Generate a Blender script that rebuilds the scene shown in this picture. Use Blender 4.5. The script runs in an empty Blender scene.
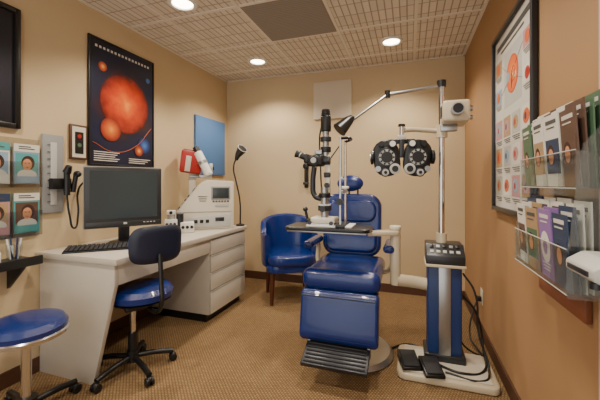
import bpy, bmesh, math, random
from mathutils import Vector, Matrix, Euler
random.seed(4)
V=Vector
def lin(h):
    h=h.lstrip('#'); c=[int(h[i:i+2],16)/255 for i in (0,2,4)]
    return tuple((x/12.92 if x<=.04045 else ((x+.055)/1.055)**2.4) for x in c)+(1,)
# ------------------------------------------------------------- materials
def mat(name,h,rough=.5,metal=0,var=0.0,scale=8,bump=0,bscale=200,coat=0,trans=0,emit=0,h2=None,spec=None):
    m=bpy.data.materials.new(name); m.use_nodes=True
    n=m.node_tree.nodes; l=m.node_tree.links; b=n['Principled BSDF']
    c=lin(h); b.inputs['Base Color'].default_value=c
    b.inputs['Roughness'].default_value=rough; b.inputs['Metallic'].default_value=metal
    if coat: b.inputs['Coat Weight'].default_value=coat
    if trans: b.inputs['Transmission Weight'].default_value=trans
    if spec is not None: b.inputs['Specular IOR Level'].default_value=spec
    if emit:
        b.inputs['Emission Color'].default_value=c; b.inputs['Emission Strength'].default_value=emit
    tc=n.new('ShaderNodeTexCoord')
    if var or h2:
        nz=n.new('ShaderNodeTexNoise'); nz.inputs['Scale'].default_value=scale; nz.inputs['Detail'].default_value=5
        l.new(tc.outputs['Object'],nz.inputs['Vector'])
        mx=n.new('ShaderNodeMix'); mx.data_type='RGBA'
        l.new(nz.outputs['Fac'],mx.inputs['Factor'])
        if h2: c1,c2=c,lin(h2)
        else:
            c1=tuple(x*(1-var) for x in c[:3])+(1,); c2=tuple(min(1,x*(1+var)) for x in c[:3])+(1,)
        mx.inputs['A'].default_value=c1; mx.inputs['B'].default_value=c2
        l.new(mx.outputs['Result'],b.inputs['Base Color'])
    if bump:
        nb=n.new('ShaderNodeTexNoise'); nb.inputs['Scale'].default_value=bscale; nb.inputs['Detail'].default_value=3
        l.new(tc.outputs['Object'],nb.inputs['Vector'])
        bp=n.new('ShaderNodeBump'); bp.inputs['Strength'].default_value=bump; bp.inputs['Distance'].default_value=.003
        l.new(nb.outputs['Fac'],bp.inputs['Height']); l.new(bp.outputs['Normal'],b.inputs['Normal'])
    return m
M={}
M['wall']=mat('wall_paint','#c8b28e',.8,var=.03,scale=3,bump=.15,bscale=260)
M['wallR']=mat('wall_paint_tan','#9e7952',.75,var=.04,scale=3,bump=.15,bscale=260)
M['base']=mat('baseboard_brown','#4f3222',.5,var=.15,scale=20)
M['rail']=mat('rail_brown','#7d4a30',.5,var=.15,scale=20)
M['blue']=mat('blue_vinyl','#0b2768',.22,var=.12,scale=9,bump=.3,bscale=350,coat=.3)
M['navyshell']=mat('navy_plastic','#141b30',.4,var=.1,scale=20)
M['bluepaint']=mat('blue_paint','#1c3468',.4,var=.05)
M['black']=mat('black_plastic','#131315',.38,var=.1,scale=30)
M['rubber']=mat('black_rubber','#222226',.7,bump=.3,bscale=120)
M['dark']=mat('dark_grey_metal','#3b3c40',.35,metal=.6,var=.08)
M['chrome']=mat('chrome','#d8d8da',.15,metal=1)
M['steel']=mat('brushed_steel','#a9aaac',.32,metal=.9,var=.06,scale=40)
M['beige']=mat('beige_enamel','#c6b99e',.35,var=.03,coat=.3)
M['cream']=mat('cream_plastic','#cfc8b8',.45,var=.03)
M['white']=mat('white_plastic','#e0dfda',.45,var=.02)
M['grey']=mat('grey_plastic','#8d8d8c',.5,var=.05)
M['lgrey']=mat('light_grey','#b5b4b0',.5,var=.05)
M['bezel']=mat('monitor_bezel','#2a2b2d',.35,var=.05)
M['red']=mat('red_plastic','#a8201a',.4,var=.05)
M['orange']=mat('orange_print','#c9602c',.5,var=.2,scale=12)
M['wood']=mat('chair_wood','#4b2413',.35,var=.25,scale=18)
M['screen']=mat('lcd_screen','#343c40',.22,var=.1,scale=2)
M['paper']=mat('print_paper','#d6d2c8',.6,var=.03)
M['mat']=mat('poster_mat','#cbc8c0',.6,var=.03)
M['bluepanel']=mat('blue_board','#5580b8',.7,var=.04,scale=6)
M['whitepanel']=mat('white_board','#d3c7b2',.6,var=.03)
M['glow']=mat('lamp_glow','#fff1d6',.5,emit=16)
M['skin1']=mat('print_skin','#c98c66',.6,var=.1); M['hair1']=mat('print_hair','#3a2218',.6,var=.1)
M['teal']=mat('teal_print','#4f9c9c',.5,var=.1); M['green']=mat('green_print','#4d6a50',.5,var=.1)
M['purple']=mat('purple_print','#8a6aa6',.5,var=.1); M['pink']=mat('pink_print','#b98a8e',.5,var=.1)
M['navy']=mat('navy_print','#2c3c58',.5,var=.1); M['tan']=mat('tan_print','#a98c68',.5,var=.2)
M['mint']=mat('mint_print','#9ab8ac',.5,var=.1);M['brownp']=mat('brown_print','#5a4236',.5,var=.25,scale=30);M['sky']=mat('sky_print','#8aa4b8',.5,var=.15,scale=25)
M['text']=mat('print_ink','#4a4a4a',.6,var=.05); M['textw']=mat('print_white','#cfc9c0',.6,var=.02)
M['vent']=mat('vent_grey','#8e8172',.7,var=.06,scale=30,bump=.4,bscale=150)
M['tbar']=mat('ceiling_tbar','#ddd6c8',.5,var=.02)
M['lam']=mat('grey_laminate','#bcb4a7',.42,var=.05,scale=14)

def acrylic():
    m=bpy.data.materials.new('clear_acrylic'); m.use_nodes=True
    n=m.node_tree.nodes;l=m.node_tree.links; n.remove(n['Principled BSDF'])
    t=n.new('ShaderNodeBsdfTransparent'); t.inputs[0].default_value=(.93,.95,.95,1)
    g=n.new('ShaderNodeBsdfGlossy'); g.inputs['Roughness'].default_value=.12
    mx=n.new('ShaderNodeMixShader'); mx.inputs[0].default_value=.12
    l.new(t.outputs[0],mx.inputs[1]); l.new(g.outputs[0],mx.inputs[2]); l.new(mx.outputs[0],n['Material Output'].inputs[0])
    return m
M['acryl']=acrylic()
def brickmat(name,c1,c2,cm,bw,rh,mort,bump,rough=.8,off=0,noisec=None,ns=300,nfac=.0,rot=0):
    m=bpy.data.materials.new(name); m.use_nodes=True; n=m.node_tree.nodes;l=m.node_tree.links;b=n['Principled BSDF']
    b.inputs['Roughness'].default_value=rough
    b.inputs['Specular IOR Level'].default_value=.2
    tc=n.new('ShaderNodeTexCoord'); mp=n.new('ShaderNodeMapping'); mp.inputs['Rotation'].default_value=(0,0,rot)
    br=n.new('ShaderNodeTexBrick'); br.offset=off; br.squash=1
    br.inputs['Color1'].default_value=lin(c1);br.inputs['Color2'].default_value=lin(c2);br.inputs['Mortar'].default_value=lin(cm)
    br.inputs['Scale'].default_value=1;br.inputs['Brick Width'].default_value=bw;br.inputs['Row Height'].default_value=rh
    br.inputs['Mortar Size'].default_value=mort;br.inputs['Mortar Smooth'].default_value=.3
    l.new(tc.outputs['Object'],mp.inputs[0]);l.new(mp.outputs[0],br.inputs['Vector'])
    nz=n.new('ShaderNodeTexNoise'); nz.inputs['Scale'].default_value=ns;nz.inputs['Detail'].default_value=3
    l.new(tc.outputs['Object'],nz.inputs['Vector'])
    mx=n.new('ShaderNodeMix');mx.data_type='RGBA'
    ms=n.new('ShaderNodeMath');ms.operation='MULTIPLY';ms.inputs[1].default_value=nfac
    l.new(nz.outputs['Fac'],ms.inputs[0]);l.new(ms.outputs[0],mx.inputs['Factor'])
    l.new(br.outputs['Color'],mx.inputs['A']); mx.inputs['B'].default_value=lin(noisec or c1)
    l.new(mx.outputs['Result'],b.inputs['Base Color'])
    iv=n.new('ShaderNodeMath');iv.operation='SUBTRACT';iv.inputs[0].default_value=1;l.new(br.outputs['Fac'],iv.inputs[1])
    bp=n.new('ShaderNodeBump');bp.inputs['Strength'].default_value=bump;bp.inputs['Distance'].default_value=.006
    l.new(iv.outputs[0],bp.inputs['Height']);l.new(bp.outputs['Normal'],b.inputs['Normal'])
    return m
M['ceil']=brickmat('ceiling_acoustic','#e2dacc','#d6cdbf','#a39786',.0508,.152,.005,.6,ns=120,noisec='#c4baac',nfac=.25)
M['carpet']=brickmat('carpet_loop','#a08360','#b5986e','#7a5f40',.016,.016,.0035,.8,off=.5,ns=90,noisec='#5f4930',nfac=.6,rot=.78)
def radial(name,stops,axis='YZ',r=.1,ns=10,nf=.25,off=(0,0,0)):
    # printed disc: colour depends on distance from a centre in the object's own space
    m=bpy.data.materials.new(name);m.use_nodes=True;n=m.node_tree.nodes;l=m.node_tree.links;b=n['Principled BSDF'];b.inputs['Roughness'].default_value=.4
    tc=n.new('ShaderNodeTexCoord');sb=n.new('ShaderNodeVectorMath');sb.operation='ADD';sb.inputs[1].default_value=off;l.new(tc.outputs['Object'],sb.inputs[0])
    ln=n.new('ShaderNodeVectorMath');ln.operation='LENGTH';l.new(sb.outputs[0],ln.inputs[0])
    dv=n.new('ShaderNodeMath');dv.operation='DIVIDE';dv.inputs[1].default_value=r;l.new(ln.outputs['Value'],dv.inputs[0])
    nz=n.new('ShaderNodeTexNoise');nz.inputs['Scale'].default_value=ns;nz.inputs['Detail'].default_value=6;l.new(tc.outputs['Object'],nz.inputs['Vector'])
    ma=n.new('ShaderNodeMath');ma.operation='MULTIPLY_ADD';ma.inputs[1].default_value=nf;ma.inputs[2].default_value=-nf/2
    l.new(nz.outputs['Fac'],ma.inputs[0]);ad=n.new('ShaderNodeMath');ad.operation='ADD';l.new(ma.outputs[0],ad.inputs[0]);l.new(dv.outputs[0],ad.inputs[1])
    cr=n.new('ShaderNodeValToRGB');e=cr.color_ramp.elements
    e[0].position=stops[0][0];e[0].color=lin(stops[0][1]);e[1].position=stops[-1][0];e[1].color=lin(stops[-1][1])
    for p,c in stops[1:-1]:
        x=e.new(p);x.color=lin(c)
    l.new(ad.outputs[0],cr.inputs[0]);l.new(cr.outputs[0],b.inputs['Base Color']);return m
M['planet']=radial('planet_print',[(0,'#e88a38'),(.2,'#d9601f'),(.5,'#bf3c18'),(.8,'#8f2614'),(1,'#561410')],r=.24,ns=11,nf=.75)
M['planet2']=radial('small_planet_print',[(0,'#e8a040'),(.3,'#d86a28'),(.75,'#9c3420'),(1,'#401a18')],r=.1,ns=20)
M['planet3']=radial('moon_print',[(0,'#e8c060'),(.4,'#c05028'),(1,'#401a18')],r=.05)
M['bluedisc']=radial('blue_planet_print',[(0,'#4a78c0'),(.6,'#24407c'),(1,'#101a38')],r=.07)
M['nebula']=radial('nebula_print',[(.2,'#46201a'),(.5,'#1c1830'),(.75,'#0f1a3a'),(1,'#080c20')],r=.5,ns=5,nf=.9)
M['darkprint']=radial('dark_print',[(0,'#3a3448'),(.5,'#1c1c2a'),(1,'#0e0e14')],r=.4,ns=6,nf=.6)
M['eyebig']=radial('eye_section_print',[(0,'#f2c070'),(.3,'#e88040'),(.75,'#d9602c'),(.93,'#b84020'),(1,'#a8584a')],r=.12,ns=30,nf=.3)

# ------------------------------------------------------------- geometry helpers
COL=bpy.context.scene.collection
def group(name,loc=(0,0,0),rz=0):
    e=bpy.data.objects.new(name,None); e.empty_display_size=.1; e.location=loc; e.rotation_euler=(0,0,rz); COL.objects.link(e); return e
def fin(name,bm,p,m,loc=(0,0,0),rot=(0,0,0)):
    bm.normal_update()
    for f in bm.faces: f.smooth=True
    for e in bm.edges:
        if len(e.link_faces)==2 and e.calc_face_angle(0)>.6: e.smooth=False
    me=bpy.data.meshes.new(name); bm.to_mesh(me); bm.free()
    o=bpy.data.objects.new(name,me); COL.objects.link(o); me.materials.append(M[m] if isinstance(m,str) else m)
    o.location=loc; o.rotation_euler=rot
    if p: o.parent=p
    return o
def box(p,name,c,s,m,bev=.004,rot=(0,0,0),seg=2):
    bm=bmesh.new(); bmesh.ops.create_cube(bm,size=1); bmesh.ops.scale(bm,vec=s,verts=bm.verts)
    bev=min(bev,min(s)*.49)
    if bev>0: bmesh.ops.bevel(bm,geom=list(bm.edges),offset=bev,segments=seg,affect='EDGES',profile=.5)
    return fin(name,bm,p,m,c,rot)
def bx(p,name,x0,x1,y0,y1,z0,z1,m,bev=.004,seg=2):
    return box(p,name,((x0+x1)/2,(y0+y1)/2,(z0+z1)/2),(abs(x1-x0),abs(y1-y0),abs(z1-z0)),m,bev,seg=seg)
def cyl(p,name,a,b,r,m,r2=None,seg=32,bev=0):
    a=V(a);b=V(b);d=b-a;L=d.length
    bm=bmesh.new();bmesh.ops.create_cone(bm,cap_ends=True,segments=seg,radius1=r,radius2=r if r2 is None else r2,depth=L)
    if bev:
        ed=[e for e in bm.edges if any(len(f.verts)>4 for f in e.link_faces)]
        bmesh.ops.bevel(bm,geom=ed,offset=bev,segments=3,affect='EDGES',profile=.5)
    q=V((0,0,1)).rotation_difference(d.normalized())
    return fin(name,bm,p,m,(a+b)/2,q.to_euler())
def tube(p,name,pts,r,m,smooth=True,closed=False):
    cu=bpy.data.curves.new(name,'CURVE');cu.dimensions='3D';cu.bevel_depth=r;cu.bevel_resolution=4;cu.resolution_u=8;cu.use_fill_caps=True
    if smooth:
        s=cu.splines.new('BEZIER');s.bezier_points.add(len(pts)-1)
        for bp,q in zip(s.bezier_points,pts): bp.co=q;bp.handle_left_type=bp.handle_right_type='AUTO'
    else:
        s=cu.splines.new('POLY');s.points.add(len(pts)-1)
        for bp,q in zip(s.points,pts): bp.co=(*q,1)
    s.use_cyclic_u=closed
    cu.materials.append(M[m]);o=bpy.data.objects.new(name,cu);COL.objects.link(o)
    if p:o.parent=p
    return o
def lathe(p,name,prof,m,loc=(0,0,0),rot=(0,0,0),seg=40):
    bm=bmesh.new();rings=[]
    for r,z in prof:
        if r<1e-5: rings.append([bm.verts.new((0,0,z))])
        else: rings.append([bm.verts.new((r*math.cos(2*math.pi*i/seg),r*math.sin(2*math.pi*i/seg),z)) for i in range(seg)])
    for A,B in zip(rings,rings[1:]):
        for i in range(seg):
            j=(i+1)%seg
            if len(A)==1 and len(B)==1: continue
            if len(A)==1: bm.faces.new((A[0],B[i],B[j]))
            elif len(B)==1: bm.faces.new((A[i],A[j],B[0]))
            else: bm.faces.new((A[i],A[j],B[j],B[i]))
    bmesh.ops.recalc_face_normals(bm,faces=bm.faces)
    return fin(name,bm,p,m,loc,rot)
def prism(p,name,poly,plane,a0,a1,m,bev=.003,loc=(0,0,0),rot=(0,0,0),seg=2):
    bm=bmesh.new()
    def mk(u,v,a):
        return {'xz':(u,a,v),'yz':(a,u,v),'xy':(u,v,a)}[plane]
    A=[bm.verts.new(mk(u,v,a0)) for u,v in poly];B=[bm.verts.new(mk(u,v,a1)) for u,v in poly]
    bm.faces.new(A);bm.faces.new(B[::-1])
    for i in range(len(poly)):
        j=(i+1)%len(poly);bm.faces.new((A[i],B[i],B[j],A[j]))
    bmesh.ops.recalc_face_normals(bm,faces=bm.faces)
    if bev: bmesh.ops.bevel(bm,geom=list(bm.edges),offset=bev,segments=seg,affect='EDGES',profile=.5)
    return fin(name,bm,p,m,loc,rot)
def ell(p,name,c,s,m,rot=(0,0,0)):
    bm=bmesh.new();bmesh.ops.create_uvsphere(bm,u_segments=28,v_segments=16,radius=1);bmesh.ops.scale(bm,vec=s,verts=bm.verts)
    return fin(name,bm,p,m,c,rot)
def rrect(w,h,r,n=6,cx=0,cy=0):
    pts=[]
    for sx,sy,a in((1,1,0),(-1,1,90),(-1,-1,180),(1,-1,270)):
        for i in range(n+1):
            t=math.radians(a+90*i/n);pts.append((cx+sx*(w/2-r)+r*math.cos(t),cy+sy*(h/2-r)+r*math.sin(t)))
    return pts

# ------------------------------------------------------------- room shell
XL,XR,YB,H=-2.18,.528,3.583,2.44; YF=-.9
def slab(n,x0,x1,y0,y1,z0,z1,m): return bx(None,n,x0,x1,y0,y1,z0,z1,m,bev=0)
slab('floor',XL-.1,XR+.1,YF,YB+.1,-.1,0,'carpet')
slab('ceiling',XL-.1,XR+.1,YF,YB+.1,H,H+.1,'ceil')
slab('wall_left',XL-.1,XL,YF,YB+.1,0,H,'wall')
slab('wall_back',XL,XR,YB,YB+.1,0,H,'wall')
slab('wall_right',XR,XR+.1,YF,YB+.1,0,H,'wallR')
slab('baseboard_back',XL+.0,XR,YB-.012,YB,0,.09,'base')
slab('baseboard_right',XR-.012,XR,1.2,YB-.012,0,.09,'base')
slab('baseboard_left',XL,XL+.012,YF,YB-.012,0,.09,'base')
g=group('ceiling_grid')
for i in range(-1,3):
    x=-1.17+.61*i
    if XL<x<XR: bx(g,'runner',x-.012,x+.012,YF,YB,H-.006,H,'tbar',bev=0)
for i in range(-5,2):
    y=2.68+.61*i
    bx(g,'cross_tee',XL,XR,y-.012,y+.012,H-.0055,H,'tbar',bev=0)
bx(g,'edge_left',XL,XL+.02,YF,YB,H-.007,H,'tbar',bev=0);bx(g,'edge_back',XL,XR,YB-.02,YB,H-.007,H,'tbar',bev=0);bx(g,'edge_right',XR-.02,XR,YF,YB,H-.007,H,'tbar',bev=0)
g=group('air_vent',(-.865,2.375,H))
bx(g,'grille',-.293,.293,-.293,.293,-.008,0,'vent',bev=0)
for i in range(25):
    t=-.276+.023*i; bx(g,'louvre',-.28,.28,t-.002,t+.002,-.010,-.006,'grey',bev=0)
def downlight(x,y,power=74):
    g=group('recessed_downlight',(x,y,H))
    lathe(g,'trim_ring',[(.070,-.002),(.075,-.012),(.098,-.010),(.102,-.001)],'white')
    lathe(g,'bulb',[(0,-.008),(.05,-.008),(.072,-.003)],'glow')
    l=bpy.data.lights.new('downlight_lamp','SPOT');l.energy=power;l.color=(1,.88,.72);l.spot_size=math.radians(132);l.spot_blend=.55;l.shadow_soft_size=.06
    o=bpy.data.objects.new('lamp',l);o.location=(0,0,-.03);o.parent=g;COL.objects.link(o)
for x,y in((-1.50,3.07),(-.15,3.02),(-1.52,1.91),(-.15,1.85),(-1.5,.6),(-.15,.6)): downlight(x,y)

# ------------------------------------------------------------- left wall things
g=group('eye_poster',(XL,2.021,1.765))
bx(g,'sheet',0.001,.012,-.305,.305,-.465,.465,'nebula',bev=0)
for s in(-1,1): bx(g,'frame_side',.001,.018,s*.305-.008,s*.305+.008,-.473,.473,'black'); bx(g,'frame_end',.001,.018,-.305,.305,s*.465-.008,s*.465+.008,'black')
cyl(g,'planet_halo',(.012,.01,.03),(.0128,.01,.03),.238,'planet3',seg=64)
cyl(g,'planet_disc',(.013,.01,.03),(.014,.01,.03),.228,'planet',seg=64)
cyl(g,'small_planet_disc',(.0145,-.13,-.19),(.0165,-.13,-.19),.09,'planet2',seg=40)
cyl(g,'blue_planet_disc',(.0125,.20,-.28),(.015,.20,-.28),.07,'bluedisc')
cyl(g,'moon_disc_b',(.0155,.14,-.33),(.0175,.14,-.33),.045,'planet3')
cyl(g,'moon_disc',(.0125,-.20,.27),(.015,-.20,.27),.035,'planet3')
cyl(g,'moon_disc_c',(.0125,.24,.29),(.015,.24,.29),.022,'bluedisc')
tube(g,'orbit_line',[(.0135,-.28,-.30),(.0135,-.1,-.36),(.0135,.1,-.30),(.0135,.28,-.12)],.002,'orange')
for i in range(16): bx(g,'title_letter',.012,.0135,-.26+i*.033,-.26+i*.033+.018,.40,.418,'textw',bev=0)
for i in range(5): bx(g,'caption_line',.012,.0135,-.27,-.05-.02*(i%3),-.37-.016*i,-.364-.016*i,'textw',bev=0)
for i in range(3): bx(g,'caption_line_b',.012,.0135,.04,.27-.03*i,-.405-.016*i,-.399-.016*i,'textw',bev=0)
g=group('framed_picture',(XL,1.03,1.83))
bx(g,'print',.001,.012,-.23,.23,-.33,.33,'darkprint',bev=0)
for s in(-1,1): bx(g,'frame_side',.001,.025,s*.235-.015,s*.235+.015,-.35,.35,'black'); bx(g,'frame_end',.001,.025,-.235,.235,s*.335-.015,s*.335+.015,'black')
g=group('wall_chart_small',(XL,1.636,1.447))
bx(g,'frame',.001,.018,-.062,.062,-.12,.12,'base'); bx(g,'card',.018,.02,-.048,.048,-.105,.105,'cream',bev=0)
bx(g,'dark_patch',.02,.022,-.03,.03,-.08,.07,'black',bev=0)
cyl(g,'red_spot',(.022,0,.04),(.024,0,.04),.014,'red');cyl(g,'green_spot',(.022,0,-.02),(.024,0,-.02),.014,'green')
g=group('wall_diagnostic_set',(XL,1.465,1.225))
bx(g,'backplate',.001,.02,-.065,.065,-.25,.25,'grey');bx(g,'slot',.02,.024,-.02,.02,-.2,.2,'lgrey')
for i in range(9): bx(g,'tick',.024,.026,-.04,-.022,-.18+.045*i,-.176+.045*i,'black',bev=0)
bx(g,'cradle',.02,.06,-.03,.09,-.1,-.03,'black')
cyl(g,'handle',(.07,.05,-.14),(.07,.05,.01),.018,'black');cyl(g,'head',(.07,.05,.01),(.09,.05,.05),.025,'black',r2=.018)
cyl(g,'handle_b',(.07,.09,-.12),(.07,.11,-.01),.015,'black');ell(g,'head_b',(.07,.12,.0),(.03,.02,.022),'black')
tube(g,'cord',[(.07,.05,-.14),(.08,.06,-.27),(.07,.1,-.36),(.05,.14,-.28),(.03,.16,-.1),(.04,.2,-.04)],.006,'black')
bx(None,'blue_wall_board',XL+.001,XL+.025,2.923,3.50,1.26,1.90,'bluepanel',bev=.004)

# left brochure rack
g=group('brochure_rack_wall',(XL,1.235,1.13))
bx(g,'back',.001,.005,-.155,.155,-.29,.30,'acryl',bev=0)
cols=[('paper','teal','sky'),('sky','paper','teal'),('pink','navy','tan'),('teal','paper','brownp')]
n=0
for zz in(.03,-.26):
    for yy in(-.078,.078):
        a,b,c3=cols[n];n+=1
        bx(g,'brochure',.012,.02,yy-.068,yy+.068,zz,zz+.235,a,bev=0)
        bx(g,'header',.02,.0215,yy-.068,yy+.068,zz+.19,zz+.235,b,bev=0)
        bx(g,'photo_ground',.02,.0208,yy-.06,yy+.06,zz+.055,zz+.18,c3,bev=0)
        ell(g,'portrait_hair',(.0212,yy+.005,zz+.125),(.0006,.036,.042),'hair1')
        ell(g,'portrait_face',(.0222,yy,zz+.115),(.0006,.025,.034),'skin1')
        ell(g,'portrait_shoulders',(.0216,yy,zz+.055),(.0006,.052,.03),'textw')
        bx(g,'text_block',.0218,.0225,yy-.058,yy+.058,zz+.005,zz+.045,a,bev=0)
        for s in(-1,1): ell(g,'portrait_eye',(.0229,yy+s*.010,zz+.122),(.0003,.004,.0025),'hair1')
        ell(g,'portrait_mouth',(.0229,yy,zz+.097),(.0003,.008,.0025),'red')
        for q in range(2): bx(g,'caption',.0218,.0225,yy-.045,yy+.04-.02*q,zz+.205+.012*q,zz+.211+.012*q,'text',bev=0)
        bx(g,'pocket_front',.034,.037,yy-.074,yy+.074,zz-.02,zz+.13,'acryl',bev=0)
        bx(g,'pocket_floor',.005,.037,yy-.074,yy+.074,zz-.02,zz-.017,'acryl',bev=0)
        for s in(-1,1): bx(g,'pocket_side',.005,.037,yy+s*.074-.0015,yy+s*.074+.0015,zz-.02,zz+.13,'acryl',bev=0)
# side shelf with supplies
g=group('wall_shelf',(XL,1.1,.72))
bx(g,'board',.001,.19,-.3,.19,-.015,.015,'black');prism(g,'bracket',[(.001,-.015),(.15,-.015),(.001,-.16)],'xz',.12,.14,'black',bev=.001)
bx(g,'front_lip',.185,.195,-.3,.19,-.015,.035,'black')
g=group('pen_cup',(XL+.1,1.2,.7355))
lathe(g,'cup',[(0,0),(.035,0),(.038,.09),(.034,.09),(.031,.006),(0,.006)],'acryl')
for i in range(6):
    a=i*1.05;cyl(g,'pen',(.015*math.cos(a),.015*math.sin(a),.008),(.03*math.cos(a),.03*math.sin(a),.12),.0045,['bluepaint','white','navy'][i%3],seg=10)
bx(None,'tissue_box',XL+.03,XL+.14,.95,1.12,.736,.80,'white',bev=.006)

# ------------------------------------------------------------- desk
g=group('office_desk')
bx(g,'top',XL+.002,-1.53,1.37,2.90,.705,.742,'lam',bev=.006)
prism(g,'end_panel',[(-2.165,0),(-1.72,0),(-1.56,.585),(-1.56,.705),(-2.165,.705)],'xz',1.385,1.41,'lam',bev=.002)
bx(g,'apron',-1.58,-1.56,1.411,2.30,.585,.705,'lam',bev=.002)
bx(g,'modesty_panel',-2.165,-2.145,1.411,2.30,.2,.705,'lam',bev=.002)
bx(g,'pedestal',-2.165,-1.568,2.30,2.89,.07,.705,'lam',bev=.002)
bx(g,'toe_kick',-2.165,-1.61,2.32,2.88,0,.07,'black',bev=0)
zs=[.075,.27,.42,.565,.70]
for i in range(4):
    bx(g,'drawer_front',-1.567,-1.55,2.305,2.885,zs[i]+.004,zs[i+1]-.004,'lam',bev=.002)
    bx(g,'drawer_pull',-1.552,-1.546,2.31,2.88,zs[i+1]-.014,zs[i+1]-.006,'grey',bev=.001)
# monitor
mg=group('computer_monitor',(-1.878,1.752,.742),math.atan2(.388,.275))
box(mg,'bezel',(0,0,.325),(.475,.04,.41),'bezel',.008)
box(mg,'bezel_rim',(0,.022,.325),(.485,.02,.42),'grey',.006)
box(mg,'back_shell',(0,.05,.32),(.36,.07,.30),'black',.02)
box(mg,'screen',(0,-.0205,.343),(.415,.003,.325),'screen',0)
box(mg,'lower_band',(0,-.0205,.145),(.46,.004,.03),'bezel',.002)
box(mg,'mark',(0,-.023,.146),(.022,.002,.014),'lgrey',0)
for i in range(4): box(mg,'button',(.12+.022*i,-.023,.146),(.012,.003,.006),'lgrey',0)
box(mg,'neck',(0,.045,.15),(.07,.03,.27),'black',.006)
lathe(mg,'foot',[(0,.0005),(.10,.0005),(.105,.008),(.09,.018),(.03,.026),(0,.026)],'black',(0,.035,0))
kg=group('computer_keyboard',(-1.85,1.555,.742),math.radians(42))
prism(kg,'body',[(-.07,.0005),(.07,.0005),(.07,.022),(-.07,.010)],'yz',-.2,.2,'black',.003)
for r in range(5):
    for c_ in range(15):
        box(kg,'key',(-.183+c_*.0255,-.054+r*.026,.017+.0022*r),(.021,.021,.008),'rubber',.002,(math.radians(5),0,0),1)
ell(None,'computer_mouse',(-1.70,1.86,.758),(.03,.05,.0155),'black',(0,0,-.4))
# console wedge on desk
cg=group('lens_analyzer_console',(-1.83,2.61,.742),math.radians(38))
prism(cg,'body',[(-.27,.001),(.26,.001),(.26,.44),(.02,.45),(-.04,.42),(-.27,.12)],'xz',-.11,.11,'cream',.008)
prism(cg,'front_panel',[(-.23,.02),(.23,.02),(.23,.14),(-.23,.1)],'xz',-.118,-.108,'lgrey',.002)
for i in range(3): box(cg,'key_button',(-.08+.05*i,-.12,.075),(.03,.006,.03),'black',.002)
box(cg,'display',(.13,-.12,.09),(.08,.006,.035),'dark',.002)
box(cg,'grey_screen',(.14,-.112,.33),(.17,.006,.12),'grey',.004);box(cg,'screen_glass',(.14,-.116,.33),(.145,.003,.095),'screen',.001)
for i in range(3): box(cg,'label_line',(-.02,-.1115,.30-.02*i),(.08-.01*i,.004,.005),'text',0)
box(cg,'paper_slot',(.15,-.112,.22),(.12,.006,.03),'lgrey',.002)
for i in range(6): box(cg,'soft_key',(.075+.026*i,-.113,.255),(.017,.006,.012),'dark',.001)
box(cg,'side_seam',(0.02,-.1115,.16),(.44,.003,.004),'grey',0)
sl=bpy.data.objects.new('sloped_keypad',None);COL.objects.link(sl);sl.parent=cg;sl.location=(-.155,.0,.27);sl.rotation_euler=(0,-math.atan2(.30,.23),0)
box(sl,'keypad_plate',(0,0,.003),(.28,.18,.006),'lgrey',.002)
for i in range(4):
    for j in range(3): box(sl,'key',(-.10+.045*i,-.05+.05*j,.009),(.028,.032,.008),['dark','grey','black'][(i+j)%3],.002)
box(sl,'lcd',(.11,0,.008),(.045,.14,.006),'screen',.001)
cg=group('trial_lens_unit',(-1.84,2.31,.742),math.radians(38))
box(cg,'box_a',(-.09,0,.06),(.1,.1,.118),'white',.006);box(cg,'box_b',(.04,-.01,.045),(.11,.09,.088),'white',.006)
for i in range(3):
    cyl(cg,'knob',(-.12+.03*i,-.05,.08),(-.12+.03*i,-.065,.08),.011,'black',seg=16)
    cyl(cg,'lens_ring',(.005+.035*i,-.055,.05),(.005+.035*i,-.063,.05),.013,'black',seg=20)
box(cg,'display_a',(-.09,-.052,.035),(.06,.005,.025),'dark',.001)
cyl(cg,'turret',(-.02,.0,.03),(-.02,0,.17),.03,'dark');ell(cg,'turret_cap',(-.02,0,.17),(.035,.035,.02),'grey')
cyl(cg,'side_head',(-.09,0,.12),(-.09,0,.16),.032,'lgrey');box(cg,'side_head_top',(-.09,-.01,.175),(.07,.06,.035),'white',.006);cyl(cg,'side_lens',(-.09,-.04,.175),(-.09,-.055,.175),.013,'black',seg=20)
lg=group('manual_lensometer',(-2.045,2.715,.742),math.radians(38))
box(lg,'foot',(0,.0,.01),(.12,.10,.02),'dark',.005)
box(lg,'pillar',(0,.0,.28),(.07,.07,.56),'cream',.01);
box(lg,'head',(-.01,-.03,.63),(.20,.13,.22),'red',.018,(0,.12,0));box(lg,'head_face',(-.04,-.098,.61),(.05,.008,.15),'cream',.004,(0,.12,0));box(lg,'head_top',(.0,-.03,.74),(.16,.10,.012),'dark',.004,(0,.12,0))
cyl(lg,'tube',(.05,-.08,.72),(.15,-.16,.50),.04,'white',bev=.005);cyl(lg,'tube_ring',(.09,-.112,.63),(.10,-.12,.605),.046,'steel');cyl(lg,'eyepiece',(.03,-.064,.77),(.05,-.08,.72),.03,'black')
box(lg,'stage',(.12,-.10,.485),(.12,.10,.03),'steel',.005);box(lg,'stage_arm',(.04,-.03,.485),(.12,.05,.025),'steel',.005);cyl(lg,'wheel',(.16,-.05,.57),(.19,-.05,.57),.05,'lgrey',bev=.004);cyl(lg,'wheel_knob',(.19,-.05,.57),(.205,-.05,.57),.018,'black')
lg=group('desk_lamp',(-1.585,2.855,.742))
lathe(lg,'base',[(0,0.0005),(.042,0.0005),(.042,.014),(.012,.022),(0,.022)],'black')
tube(lg,'gooseneck',[(0,0,.02),(-.005,.0,.25),(-.05,.0,.45),(-.075,0,.56),(-.06,0,.64),(-.03,0,.68)],.0075,'black')
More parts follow.
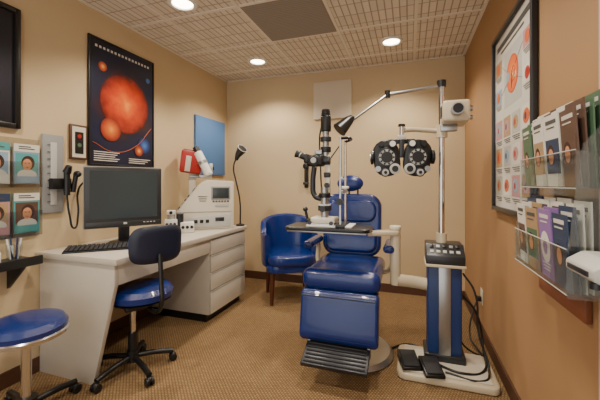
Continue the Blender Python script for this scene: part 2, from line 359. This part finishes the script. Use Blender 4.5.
cyl(lg,'shade_neck',(-.045,0,.655),(-.02,-.01,.70),.018,'black',r2=.028);cyl(lg,'shade',(-.02,-.01,.70),(.04,-.03,.76),.030,'black',r2=.05)
lathe(lg,'shade_rim',[(.046,-.002),(.052,-.002),(.052,.004),(.046,.004)],'lgrey',(.04,-.03,.76),V((0,0,1)).rotation_difference(V((.06,-.02,.06)).normalized()).to_euler())

# ------------------------------------------------------------- stool (near left)
sg=group('examiner_stool',(-1.75,1.06,0))
lathe(sg,'seat',[(0,.51),(.11,.512),(.15,.504),(.168,.478),(.165,.45),(.15,.438),(0,.438)],'blue')
lathe(sg,'seat_rim',[(.165,.456),(.173,.45),(.173,.435),(.16,.43)],'chrome')
cyl(sg,'pan',(0,0,.41),(0,0,.438),.11,'black');cyl(sg,'column',(0,0,.10),(0,0,.42),.022,'chrome');cyl(sg,'hub',(0,0,.06),(0,0,.13),.045,'black')
def star(gp,R,a0,z=.07):
    for i in range(5):
        a=math.radians(a0+72*i);dx,dy=math.cos(a),math.sin(a)
        tube(gp,'leg',[(0.02*dx,.02*dy,z+.02),(R*.55*dx,R*.55*dy,z+.012),(R*dx,R*dy,z-.008)],.016,'black')
        cx,cy=R*dx,R*dy;px,py=-dy,dx
        for s in(-1,1): cyl(gp,'caster_wheel',(cx+px*.006*s,cy+py*.006*s,.0245),(cx+px*.022*s,cy+py*.022*s,.0245),.024,'black',seg=20,bev=.003)
        ell(gp,'caster_hood',(cx,cy,.036),(.02,.02,.018),'black')
star(sg,.25,20)
# ------------------------------------------------------------- task chair
tg=group('task_chair',(-1.63,1.58,0))
star(tg,.235,265)
cyl(tg,'hub',(0,0,.06),(0,0,.13),.035,'black');cyl(tg,'column_cover',(0,0,.12),(0,0,.24),.028,'black');cyl(tg,'column',(0,0,.22),(0,0,.42),.018,'chrome')
box(tg,'mechanism',(.01,.0,.41),(.16,.12,.035),'black',.008,(0,0,-.6))
lathe(tg,'seat_pan',[(0,.43),(.16,.43),(.18,.445),(0,.445)],'black',(.03,.04,0))
lathe(tg,'seat',[(0,.525),(.12,.528),(.165,.518),(.188,.49),(.184,.455),(.165,.443),(0,.443)],'blue',(.03,.04,0))
ad=math.radians(-26)
bg=bpy.data.objects.new('back_assembly',None);COL.objects.link(bg);bg.parent=tg;bg.location=(.045,.04,0);bg.rotation_euler=(0,0,ad)
def curved_pad(p,name,R,w,h,th,z,m,lean=.0):
    bm=bmesh.new();nx,nz=18,12;half=w/2/R;grid=[]
    for side in(0,1):
        G=[]
        for i in range(nx+1):
            row=[]
            for j in range(nz+1):
                u=i/nx*2-1;v=j/nz*2-1
                k=max(abs(u),abs(v));L=(abs(u)**4+abs(v)**4)**.25
                if L>0: uu,vv=u*k/L,v*k/L
                else: uu,vv=0,0
                edge=1-max(0,(k-.75)/.25)**2
                r=R+(th/2*max(.15,edge))*(1 if side else -1)
                a=uu*half;x=r*math.cos(a)-R;y=r*math.sin(a)
                row.append(bm.verts.new((x+lean*vv*h/2,y,z+vv*h/2)))
            G.append(row)
        grid.append(G)
    for s,G in enumerate(grid):
        for i in range(nx):
            for j in range(nz):
                f=(G[i][j],G[i+1][j],G[i+1][j+1],G[i][j+1]);bm.faces.new(f if s else f[::-1])
    A,B=grid
    per=[(i,0) for i in range(nx)]+[(nx,j) for j in range(nz)]+[(i,nz) for i in range(nx,0,-1)]+[(0,j) for j in range(nz,0,-1)]
    for q in range(len(per)):
        i,j=per[q];i2,j2=per[(q+1)%len(per)];bm.faces.new((A[i][j],A[i2][j2],B[i2][j2],B[i][j]))
    bmesh.ops.recalc_face_normals(bm,faces=bm.faces)
    return fin(name,bm,p,m)
o=curved_pad(bg,'back_shell',.35,.31,.22,.035,.81,'navyshell',.1);o.location=(.235,0,0)
o=curved_pad(bg,'back_pad',.33,.30,.20,.035,.81,'blue',.1);o.location=(.212,0,0)
tube(bg,'back_bar',[(.02,0,.42),(.2,0,.41),(.275,0,.47),(.27,0,.6),(.255,0,.76)],.013,'black')

# ------------------------------------------------------------- patient exam chair
g=group('patient_exam_chair',(-.40,2.25,0))
lathe(g,'base_plate',[(0,0.001),(.29,0.001),(.295,.012),(.27,.035),(.15,.05),(0,.05)],'steel',(.01,0,0))
lathe(g,'pump_column',[(.13,.04),(.12,.1),(.11,.4),(.1,.46),(0,.46)],'beige',(.01,.02,0))
box(g,'seat_frame',(0,-.02,.47),(.40,.44,.07),'dark',.01)
box(g,'seat_cushion',(0,-.02,.565),(.47,.52,.12),'blue',.05,seg=5)
box(g,'seat_front_roll',(0,-.27,.565),(.485,.11,.13),'blue',.05,seg=5)
prism(g,'leg_pad',rrect(.10,.30,.045,5),'yz',-.235,.235,'blue',.02,(0,-.325,.36),(math.radians(-10),0,0),seg=3)
box(g,'leg_pad_seam',(0,-.29,.505),(.46,.05,.01),'black',.004)
tube(g,'leg_pad_piping',[(-.22,-.385,.49),(.22,-.385,.49)],.004,'navyshell',False)
fp=bpy.data.objects.new('foot_rest',None);COL.objects.link(fp);fp.parent=g;fp.location=(-.0,-.40,.175);fp.rotation_euler=(math.radians(25),0,0)
box(fp,'plate',(0,0,0),(.38,.20,.02),'dark',.006)
for i in range(8): box(fp,'rib',(0,-.085+.024*i,.013),(.35,.010,.008),'rubber',.003)
box(fp,'front_lip',(0,-.10,.002),(.38,.012,.03),'dark',.005)
for s in(-1,1): box(g,'foot_strut',(s*.18,-.335,.22),(.02,.04,.14),'steel',.004,(math.radians(-12),0,0))
bk=bpy.data.objects.new('back_rest',None);COL.objects.link(bk);bk.parent=g;bk.location=(-.025,.27,.60);bk.rotation_euler=(math.radians(-8),0,0)
prism(bk,'back_cushion',rrect(.45,.48,.1,8,0,.24),'xz',-.05,.06,'blue',.025,seg=4)
prism(bk,'lumbar_cushion',rrect(.40,.2,.07,6,0,.13),'xz',-.075,-.02,'blue',.025,seg=4)
prism(bk,'upper_cushion',rrect(.38,.17,.07,6,0,.345),'xz',-.07,-.02,'blue',.02,seg=4)
box(bk,'back_panel',(0,.065,.23),(.3,.02,.38),'dark',.01)
for s in(-1,1): cyl(bk,'head_post',(s*.035,.03,.42),(s*.035,.03,.56),.007,'black',seg=12)
ell(bk,'head_cushion',(-.02,-.02,.565),(.105,.045,.065),'blue');box(bk,'head_bracket',(0,.03,.55),(.12,.02,.05),'black',.006)
for s in(-1,1):
    prism(g,'armrest_pad',rrect(.07,.32,.03,5),'xy',.705,.755,'blue',.018,(s*.275,.08,0),seg=3)
    tube(g,'armrest_support',[(s*.2,.2,.5),(s*.27,.21,.54),(s*.275,.21,.68),(s*.275,.15,.72)],.017,'beige')

# ------------------------------------------------------------- guest chair (tub)
g=group('guest_chair',(-1.17,3.12,0),math.radians(30));g.scale=(1.06,1.06,1.0)
def tub_shell():
    bm=bmesh.new();n=36;rx,ry=.27,.25;rings=[]
    for i in range(n+1):
        t=i/n;a=math.radians(-35+250*t)
        c_,s_=math.cos(a),math.sin(a)
        h=.66+.16*max(0,math.sin(math.pi*min(1,max(0,(t-.14)/.72))))**.6
        b=.36
        sq=1/max(abs(c_)**3.2+abs(s_)**3.2,1e-6)**(1/3.2)*.97
        sec=[(1,b),(1.02,b+.1),(1.04,h-.03),(1.02,h),(.93,h+.012),(.84,h-.005),(.81,h-.04),(.81,b)]
        rings.append([bm.verts.new((rx*k*c_*sq,ry*k*s_*sq,z)) for k,z in sec])
    for A,B in zip(rings,rings[1:]):
        for j in range(len(A)):
            k=(j+1)%len(A);bm.faces.new((A[j],B[j],B[k],A[k]))
    bm.faces.new(rings[0]);bm.faces.new(rings[-1][::-1])
    bmesh.ops.recalc_face_normals(bm,faces=bm.faces);return bm
fin('tub_back',tub_shell(),g,'blue')
prism(g,'seat_cushion',rrect(.44,.48,.12,8,0,-.05),'xy',.37,.48,'blue',.04,seg=4)
prism(g,'seat_rail',rrect(.46,.46,.1,8,0,-.03),'xy',.31,.38,'blue',.01)
for sx in(-1,1):
    for sy in(-1,1): cyl(g,'leg',(sx*.19,sy*.18-.02,.0),(sx*.18,sy*.17-.02,.33),.015,'wood',r2=.026,seg=16)

# ------------------------------------------------------------- wall back things
bx(None,'white_wall_board',-1.035,-.60,YB-.022,YB-.001,1.89,2.31,'whitepanel',bev=.004)
g=group('wall_occluder_holder',(-1.125,YB,1.26))
box(g,'plate',(0,-.006,0),(.05,.01,.3),'black',.003);ell(g,'head',(0,-.03,.1),(.035,.015,.04),'black');box(g,'handle',(0,-.03,-.02),(.022,.02,.2),'black',.006);box(g,'clip',(0,-.025,-.1),(.06,.04,.03),'dark',.005)

# ------------------------------------------------------------- ophthalmic instrument stand
g=group('instrument_stand')
prism(g,'base',rrect(.55,.37,.05,5,.205,2.19),'xy',.001,.045,'beige',.012,seg=3)
bx(g,'kick',-.03,.44,2.03,2.35,.045,.055,'cream')
bx(g,'column_body',.11,.31,2.2,2.36,.055,.66,'bluepaint',bev=.012,seg=3)
bx(g,'column_spine',.175,.245,2.185,2.2,.07,.655,'steel',bev=.004)
bx(g,'column_foot',.09,.33,2.18,2.37,.05,.10,'dark',bev=.01)
prism(g,'console',[(2.14,.66),(2.37,.66),(2.37,.78),(2.22,.78),(2.14,.72)],'yz',.10,.32,'dark',.006)
bx(g,'console_trim',.095,.325,2.135,2.375,.65,.668,'beige',bev=.004)
for i in range(5):
    for j in range(2): box(g,'switch',(.135+.037*i,2.165+.035*j,.742+.026*j),(.022,.02,.01),['black','lgrey','black','grey','black'][i] if j else 'lgrey',.002,(math.radians(36),0,0))
cyl(g,'pole',(.2,2.29,.78),(.2,2.29,1.80),.019,'chrome');cyl(g,'pole_collar',(.2,2.29,.78),(.2,2.29,.84),.032,'beige');cyl(g,'pole_cap',(.2,2.29,1.79),(.2,2.29,1.83),.028,'black')
cyl(g,'arm_collar',(.2,2.29,1.46),(.2,2.29,1.54),.036,'beige')
cyl(g,'lamp_arm_a',(.2,2.29,1.80),(-.135,2.22,1.75),.010,'steel');cyl(g,'lamp_joint',(-.135,2.22,1.73),(-.135,2.22,1.775),.018,'black')
cyl(g,'lamp_arm_b',(-.135,2.22,1.75),(-.36,2.12,1.57),.009,'steel');ell(g,'lamp_knuckle',(-.365,2.118,1.565),(.018,.018,.018),'black')
cyl(g,'lamp_head',(-.37,2.12,1.58),(-.43,2.08,1.51),.03,'black',r2=.05);cyl(g,'lamp_neck',(-.35,2.13,1.60),(-.37,2.12,1.58),.018,'black',r2=.03)
tube(g,'refractor_arm',[(.2,2.29,1.50),(.1,2.27,1.51),(-.02,2.22,1.51),(-.045,2.2,1.50)],.016,'beige')
cyl(g,'refractor_post',(-.045,2.2,1.53),(-.045,2.2,1.47),.014,'chrome');
cyl(g,'refractor_knob',(-.045,2.2,1.53),(-.045,2.2,1.545),.022,'black')
tube(g,'lower_arm',[(.12,2.28,.50),(.05,2.27,.51),(-.08,2.22,.53)],.04,'beige')
cyl(g,'arm_riser',(-.085,2.22,.50),(-.085,2.22,.86),.033,'beige');cyl(g,'arm_riser_cap',(-.085,2.22,.86),(-.085,2.22,.885),.038,'cream',bev=.006)
prism(g,'table_arm',[(-.25,2.08),(-.06,2.18),(-.06,2.26),(-.12,2.26),(-.25,2.16)],'xy',.825,.855,'beige',.008)
pg=group('chart_projector',(.27,2.25,1.60))
box(pg,'body',(0,0,0),(.15,.24,.13),'beige',.015,seg=3);box(pg,'vent_top',(0,.03,.067),(.1,.1,.008),'grey',.002)
for i in range(6): box(pg,'vent_slot',(-.077,-.06+.022*i,.01),(.004,.008,.07),'dark',.001)
cyl(pg,'lens_barrel',(0,-.12,0),(0,-.18,0),.035,'steel');cyl(pg,'lens_glass',(0,-.18,0),(0,-.183,0),.028,'black')
box(pg,'bracket',(-.03,.02,-.085),(.1,.06,.04),'steel',.005);cyl(pg,'knob_a',(.075,-.05,.02),(.095,-.05,.02),.018,'steel');cyl(pg,'knob_b',(.075,-.05,-.035),(.095,-.05,-.035),.014,'steel')
# phoropter
hg=group('phoropter',(-.045,2.19,1.33),math.radians(8))
box(hg,'bridge',(0,.02,.105),(.17,.03,.03),'black',.006);box(hg,'center_block',(0,.01,.06),(.03,.05,.12),'dark',.006)
box(hg,'level_plate',(0,-.01,.128),(.05,.012,.03),'lgrey',.003)
for s in(-1,1):
    prof=rrect(.165,.235,.078,8)
    prism(hg,'housing',prof,'xz',-.022,.035,'black',.01,(s*.095,0,-.005),(0,s*.12,0),seg=3)
    cx=s*.095
    cyl(hg,'lens_dial',(cx,-.022,.0),(cx,-.034,.0),.062,'dark',seg=48,bev=.003)
    cyl(hg,'scale_ring',(cx,-.034,.0),(cx,-.037,.0),.050,'lgrey',seg=48);cyl(hg,'inner_dial',(cx,-.036,.0),(cx,-.042,.0),.036,'black',seg=40)
    for i in range(10):
        a=i*math.pi/5;cyl(hg,'lens',(cx+.043*math.cos(a),-.036,.043*math.sin(a)),(cx+.043*math.cos(a),-.039,.043*math.sin(a)),.0065,'black',seg=12)
    ix=s*.045
    cyl(hg,'aperture_ring',(ix,-.03,-.075),(ix,-.05,-.075),.034,'lgrey',seg=40,bev=.003);cyl(hg,'aperture',(ix,-.05,-.075),(ix,-.052,-.075),.02,'black',seg=30)
    cyl(hg,'cross_cylinder',(s*.105,-.035,-.098),(s*.105,-.055,-.098),.028,'dark',seg=36,bev=.003);cyl(hg,'cc_face',(s*.105,-.055,-.098),(s*.105,-.058,-.098),.021,'lgrey',seg=30);cyl(hg,'cc_knob',(s*.105,-.058,-.098),(s*.105,-.07,-.098),.01,'black',seg=20)
    cyl(hg,'sphere_wheel',(s*.178,-.01,.0),(s*.195,-.01,.0),.045,'black',seg=40,bev=.003);cyl(hg,'sphere_cap',(s*.195,-.01,0),(s*.2,-.01,0),.028,'steel')
    cyl(hg,'top_dial',(s*.06,-.02,.085),(s*.06,-.045,.085),.027,'dark',seg=30,bev=.003);cyl(hg,'top_dial_face',(s*.06,-.045,.085),(s*.06,-.047,.085),.018,'white',seg=30)
    cyl(hg,'side_knob',(s*.13,-.02,.085),(s*.13,-.05,.085),.018,'black',seg=24);cyl(hg,'low_knob',(s*.15,-.02,-.075),(s*.15,-.05,-.075),.018,'steel',seg=24)

# ------------------------------------------------------------- slit lamp
sg=group('slit_lamp_microscope')
prism(sg,'table_top',rrect(.54,.26,.05,5,-.49,2.05),'xy',.866,.888,'black',.006)
bx(sg,'table_edge',-.74,-.24,1.935,2.165,.855,.866,'steel',bev=.003)
bx(sg,'rail_plate',-.62,-.33,1.96,2.14,.888,.90,'white',bev=.003)
for y in(1.975,2.125): cyl(sg,'slide_rail',(-.61,y,.906),(-.44,y,.906),.006,'chrome',seg=12)
for y in(1.975,2.125):
    for x in(-.60,-.46): cyl(sg,'rack_wheel',(x,y-.006,.912),(x,y+.006,.912),.013,'dark',seg=20)
bx(sg,'cross_slide',-.60,-.44,1.985,2.115,.905,.945,'cream',bev=.010,seg=3)
cyl(sg,'joystick',(-.62,2.0,.92),(-.635,2.0,.99),.009,'black');ell(sg,'joystick_ball',(-.636,2.0,.995),(.016,.016,.016),'black');cyl(sg,'joystick_base',(-.60,2.0,.925),(-.625,2.0,.925),.014,'black')
cyl(sg,'pivot_post',(-.52,2.05,.945),(-.52,2.05,1.14),.026,'steel');cyl(sg,'pivot_knob',(-.52,2.02,1.0),(-.52,1.985,1.0),.020,'black')
cyl(sg,'lower_drum',(-.52,2.05,.985),(-.52,2.05,1.02),.044,'dark',bev=.004);cyl(sg,'angle_scale',(-.52,2.05,1.02),(-.52,2.05,1.028),.040,'white')
cyl(sg,'upper_drum',(-.52,2.05,1.07),(-.52,2.05,1.10),.038,'black',bev=.004)
# microscope yoke
tube(sg,'microscope_arm',[(-.53,2.05,1.06),(-.585,2.05,1.08),(-.60,2.05,1.16),(-.59,2.05,1.27)],.018,'dark')
bx(sg,'lamp_arm',-.515,-.485,2.045,2.08,1.10,1.35,'cream',bev=.008);cyl(sg,'lamp_arm_knob',(-.50,2.045,1.15),(-.50,2.015,1.15),.016,'black')
bx(sg,'mirror_head',-.525,-.485,2.04,2.08,1.20,1.235,'black',bev=.006)
# microscope head
box(sg,'microscope_body',(-.578,2.05,1.31),(.11,.095,.075),'black',.018,seg=3)
cyl(sg,'mag_drum',(-.575,1.995,1.31),(-.575,2.105,1.31),.036,'dark',bev=.006)
for s in(-1,1): cyl(sg,'mag_knob',(-.575,2.05+s*.055,1.31),(-.575,2.05+s*.075,1.31),.028,'black',bev=.003);cyl(sg,'mag_knob_face',(-.575,2.05+s*.075,1.31),(-.575,2.05+s*.078,1.31),.018,'lgrey')
cyl(sg,'objective',(-.53,2.05,1.31),(-.485,2.05,1.31),.028,'dark',bev=.003);cyl(sg,'objective_glass',(-.485,2.05,1.31),(-.482,2.05,1.31),.02,'screen')
box(sg,'prism_housing',(-.635,2.05,1.325),(.035,.10,.06),'black',.012)
for s in(-1,1):
    cyl(sg,'eyepiece_tube',(-.64,2.05+s*.032,1.33),(-.685,2.05+s*.034,1.35),.019,'black');cyl(sg,'eyepiece_ring',(-.672,2.05+s*.033,1.344),(-.678,2.05+s*.033,1.347),.0205,'lgrey');cyl(sg,'eye_cup',(-.685,2.05+s*.034,1.35),(-.705,2.05+s*.035,1.358),.019,'rubber',r2=.025)
box(sg,'tonometer_mount',(-.56,2.05,1.365),(.05,.04,.03),'steel',.006)
cyl(sg,'lamp_tower',(-.515,2.06,1.34),(-.515,2.06,1.50),.022,'steel');cyl(sg,'slit_control',(-.515,2.06,1.365),(-.515,2.06,1.40),.034,'black',bev=.003);cyl(sg,'filter_wheel',(-.515,2.06,1.435),(-.515,2.06,1.465),.036,'dark',bev=.003)
cyl(sg,'lamp_housing',(-.515,2.06,1.50),(-.515,2.06,1.60),.034,'black',bev=.006)
for i in range(4): cyl(sg,'lamp_fin',(-.515,2.06,1.605+.011*i),(-.515,2.06,1.610+.011*i),.032-.002*i,'dark')
cyl(sg,'lamp_core',(-.515,2.06,1.60),(-.515,2.06,1.645),.02,'black')
tube(sg,'lamp_cable',[(-.52,2.09,1.6),(-.56,2.12,1.55),(-.57,2.13,1.3),(-.54,2.13,1.0),(-.5,2.1,.93)],.005,'black')
for y in(1.965,2.135): cyl(sg,'head_post',(-.40,y,.888),(-.40,y,1.45),.008,'chrome',seg=14)
tube(sg,'forehead_band',[(-.40,1.965,1.44),(-.36,2.0,1.445),(-.35,2.05,1.446),(-.36,2.1,1.445),(-.40,2.135,1.44)],.009,'black')
bx(sg,'chin_bar',-.415,-.385,1.965,2.135,1.10,1.12,'steel');box(sg,'chin_cup',(-.39,2.05,1.135),(.05,.07,.02),'white',.008);cyl(sg,'fixation_arm',(-.40,1.965,1.40),(-.47,1.95,1.30),.004,'black',seg=8)
cyl(sg,'height_knob',(-.40,1.955,1.05),(-.40,1.935,1.05),.02,'black');bx(sg,'post_foot',-.43,-.37,1.95,2.15,.889,.91,'dark')

# foot pedals
for i,(x,y) in enumerate(((.0,2.10),(.125,2.06))):
    g=group('foot_pedal',(x,y,.0555),.25)
    prism(g,'housing',[(-.08,.0),(.08,.0),(.08,.05),(-.08,.02)],'yz',-.055,.055,'black',.005)
    prism(g,'tread',[(-.075,.024),(.06,.048),(.06,.056),(-.075,.032)],'yz',-.045,.045,'rubber',.002)
g=group('power_cords')
tube(g,'cord_a',[(XR-.03,2.78,.28),(.46,2.74,.20),(.42,2.62,.05),(.45,2.5,.02),(.46,2.42,.02),(.37,2.4,.06),(.32,2.38,.12)],.006,'black')
tube(g,'cord_b',[(.32,2.3,.45),(.40,2.3,.35),(.44,2.28,.12),(.42,2.15,.062),(.3,2.08,.062),(.15,2.14,.064)],.007,'black')
tube(g,'cord_c',[(.32,2.25,.60),(.38,2.22,.5),(.40,2.2,.25),(.44,2.12,.07),(.40,2.05,.055),(.2,2.06,.062)],.006,'black')
tube(g,'cord_d',[(-.13,2.34,.01),(.0,2.45,.01),(.1,2.42,.01),(.14,2.39,.03)],.007,'black')
g=group('wall_outlet',(XR,2.78,.30))
bx(g,'plate',-.006,-.001,-.037,.037,-.06,.06,'cream',bev=.002);bx(g,'plug',-.035,-.006,-.015,.02,-.035,.0,'black')

# ------------------------------------------------------------- right wall poster
g=group('anatomy_chart',(XR,2.0,1.525))
bx(g,'sheet',-.010,-.001,-.345,.345,-.515,.515,'mat',bev=0)
for s in(-1,1): bx(g,'frame_side',-.028,-.001,s*.345-.013,s*.345+.013,-.528,.528,'dark'); bx(g,'frame_end',-.028,-.001,-.345,.345,s*.515-.013,s*.515+.013,'dark')
bx(g,'main_panel',-.0105,-.010,-.17,.13,.06,.37,'lgrey',bev=0)
cyl(g,'eye_disc',(-.0105,-.02,.22),(-.012,-.02,.22),.10,'eyebig',seg=48)
cyl(g,'lens_shape',(-.0121,.055,.22),(-.0128,.055,.22),.028,'sky',seg=30);cyl(g,'nerve_head',(-.0121,-.075,.20),(-.0128,-.075,.20),.016,'textw',seg=24)
for k in range(5):
    a=2.2+.45*k;tube(g,'vessel',[(-.0125,-.075,.20),(-.0125,-.045+.03*math.sin(k),.22+.04*math.sin(a)),(-.0125,-.01,.22+.075*math.cos(a))],.0012,'red')
bx(g,'title_band',-.012,-.010,-.28,.28,.43,.46,'text',bev=0);bx(g,'subtitle',-.012,-.010,-.2,.2,.40,.41,'text',bev=0)
for k,z in enumerate((.31,.14)):
    for sy in(-1,1):
        y=sy*.25
        bx(g,'inset_box',-.0112,-.010,y-.065,y+.065,z-.03,z+.055,['pink','tan','paper','sky'][k*2+(sy>0)],bev=0);cyl(g,'inset_disc',(-.0112,y,z+.012),(-.0125,y,z+.012),.03,'orange' if sy*k>=0 else 'red',seg=24)
        for q in range(3): bx(g,'label_line',-.0115,-.010,y-.06,y+.055-.015*q,z-.042-.011*q,z-.038-.011*q,'text',bev=0)
        tube(g,'leader_line',[(-.011,y*.74,z+.01),(-.0125,y*.3,.22+(z-.22)*.4)],.0008,'text',False)
for r in range(3):
    for c_ in range(4):
        y=-.24+.16*c_;z=-.05-.165*r
        bx(g,'figure_box',-.0112,-.010,y-.065,y+.065,z-.05,z+.06,['paper','lgrey','tan','pink'][(r*3+c_)%4],bev=0);ell(g,'figure_shape',(-.0115,y+.005,z+.005),(.0008,.045,.036),['orange','tan','pink','sky'][(r+c_)%4]);ell(g,'figure_core',(-.0124,y+.012,z+.005),(.0006,.014,.018),'red' if c_%2 else 'navy')
        for k in range(3): bx(g,'figure_caption',-.0115,-.010,y-.06,y+.06-.02*k,z-.066-.01*k,z-.062-.01*k,'text',bev=0)
bx(None,'trim_1',XR-.022,XR-.001,1.21,1.58,.735,.815,'rail',bev=.004)
# door leaf standing open against right wall
g=group('door_1',(XR,.68,0))
bx(g,'leaf',-.042,-.006,-.41,.41,.012,2.05,'lgrey',bev=.003)
for z in(.25,1.0,1.8): bx(g,'hinge',-.046,-.030,-.43,-.40,z-.05,z+.05,'steel',bev=.002)
# dispenser fixed to the door leaf
g=group('hand_sanitizer_dispenser',(.4855,.965,.955))
prism(g,'body',[(0,-.03),(0,.035),(-.06,.035),(-.095,.012),(-.095,-.012),(-.06,-.03)],'xz',-.07,.07,'lgrey',.006)
box(g,'front_slot',(-.0965,0,0),(.004,.10,.012),'dark',.001);box(g,'side_plate',(-.045,.0715,0),(.06,.003,.04),'steel',.001);cyl(g,'nozzle',(-.06,0,-.03),(-.06,0,-.045),.012,'dark')
# right brochure rack
g=group('brochure_rack',(.462,1.29,.85))
D=.043
W=.225
bx(g,'back_sheet',D-.004,D-.001,-W,W,0,.56,'acryl',bev=0)
for s in(-1,1): prism(g,'end_plate',[(-.055,0),(D-.001,0),(D-.001,.5),(-.02,.42),(-.035,.3),(-.055,.13)],'xz',s*W-.0015,s*W+.0015,'acryl',0)
up=['green','brownp','paper','mint','paper','sky','brownp','paper','green','paper']
lo=['brownp','navy','paper','sky','brownp','purple','paper','tan']
NP=4
for tier,(z0,hh) in enumerate(((.30,.17),(.01,.2))):
    xo=-.0 if tier==0 else -.02
    bx(g,'tray_floor',xo-.035,D-.004,-W,W,z0,z0+.003,'acryl',bev=0)
    bx(g,'tray_front',xo-.038,xo-.035,-W,W,z0,z0+hh*.62,'acryl',bev=0)
    tube(g,'tray_rim',[(xo-.0365,-W,z0+hh*.62),(xo-.0365,W,z0+hh*.62)],.0018,'lgrey',False)
    tube(g,'tray_rim_low',[(xo-.0365,-W,z0),(xo-.0365,W,z0)],.0018,'lgrey',False)
    for s in range(NP+1): y=-W+s*2*W/NP; bx(g,'divider',xo-.035,D-.004,y-.001,y+.001,z0,z0+hh*.6,'acryl',bev=0)
    for s in range(NP):
        y=-W+(s+.5)*2*W/NP
        base=(up if tier==0 else lo)
        nk=4
        for k in range(nk):
            cn=base[(s*3+(k//2))%len(base)]
            if k<2: cn='paper' if (s+tier)%2 else cn
            if tier==1 and s in(1,) : cn='purple' if k>1 else 'paper'
            hgt=.265-.013*k+random.uniform(-.006,.006)-(0 if tier==0 else .01);yo=random.uniform(-.004,.004)
            x=xo+.028-.0155*k;rz=random.uniform(-.05,.05);tl=-.02-.016*k
            h_=bpy.data.objects.new('leaflet',None);COL.objects.link(h_);h_.parent=g;h_.location=(x,y+yo,z0+.004);h_.rotation_euler=(0,tl,rz)
            box(h_,'sheet',(0,0,hgt/2),(.004,.102,hgt),cn,0)
            tx='text' if cn in('paper','mint','tan','sky','pink') else 'textw'
            box(h_,'title',(-.0025,0,hgt-.022),(.001,.07,.012),tx,0)
            box(h_,'subtitle',(-.0025,.005,hgt-.040),(.001,.055,.004),tx,0)
            if k==nk-1 and not(tier==1 and s==1):
                box(h_,'photo',(-.0025,0,hgt*.42),(.001,.088,hgt*.48),['brownp','navy','tan','green'][(s+tier)%4],0)
                ell(h_,'photo_hair',(-.0030,.012,hgt*.44),(.0006,.025,.033),'hair1')
                ell(h_,'photo_subject',(-.0036,.01,hgt*.42),(.0006,.017,.025),'skin1')
            elif k==nk-1:
                ell(h_,'photo_subject',(-.0032,.0,hgt*.45),(.0008,.038,.05),'paper')
                ell(h_,'photo_core',(-.0042,.0,hgt*.45),(.0008,.018,.024),'purple')
                for q in range(3): box(h_,'body_text',(-.0025,0,.045-.01*q),(.001,.07-.01*q,.003),tx,0)

# ------------------------------------------------------------- world, fill and camera
w=bpy.data.worlds.new('world');bpy.context.scene.world=w;w.use_nodes=True
w.node_tree.nodes['Background'].inputs[0].default_value=(1,.96,.9,1);w.node_tree.nodes['Background'].inputs[1].default_value=2.0
cam=bpy.data.cameras.new('camera');cam.sensor_width=36;cam.lens=36*324/600;cam.shift_y=-17/600;cam.clip_start=.05
co=bpy.data.objects.new('camera',cam);COL.objects.link(co)
co.location=(0,0,1.165);co.rotation_euler=(math.radians(90),0,math.atan2(109,324));bpy.context.scene.camera=co
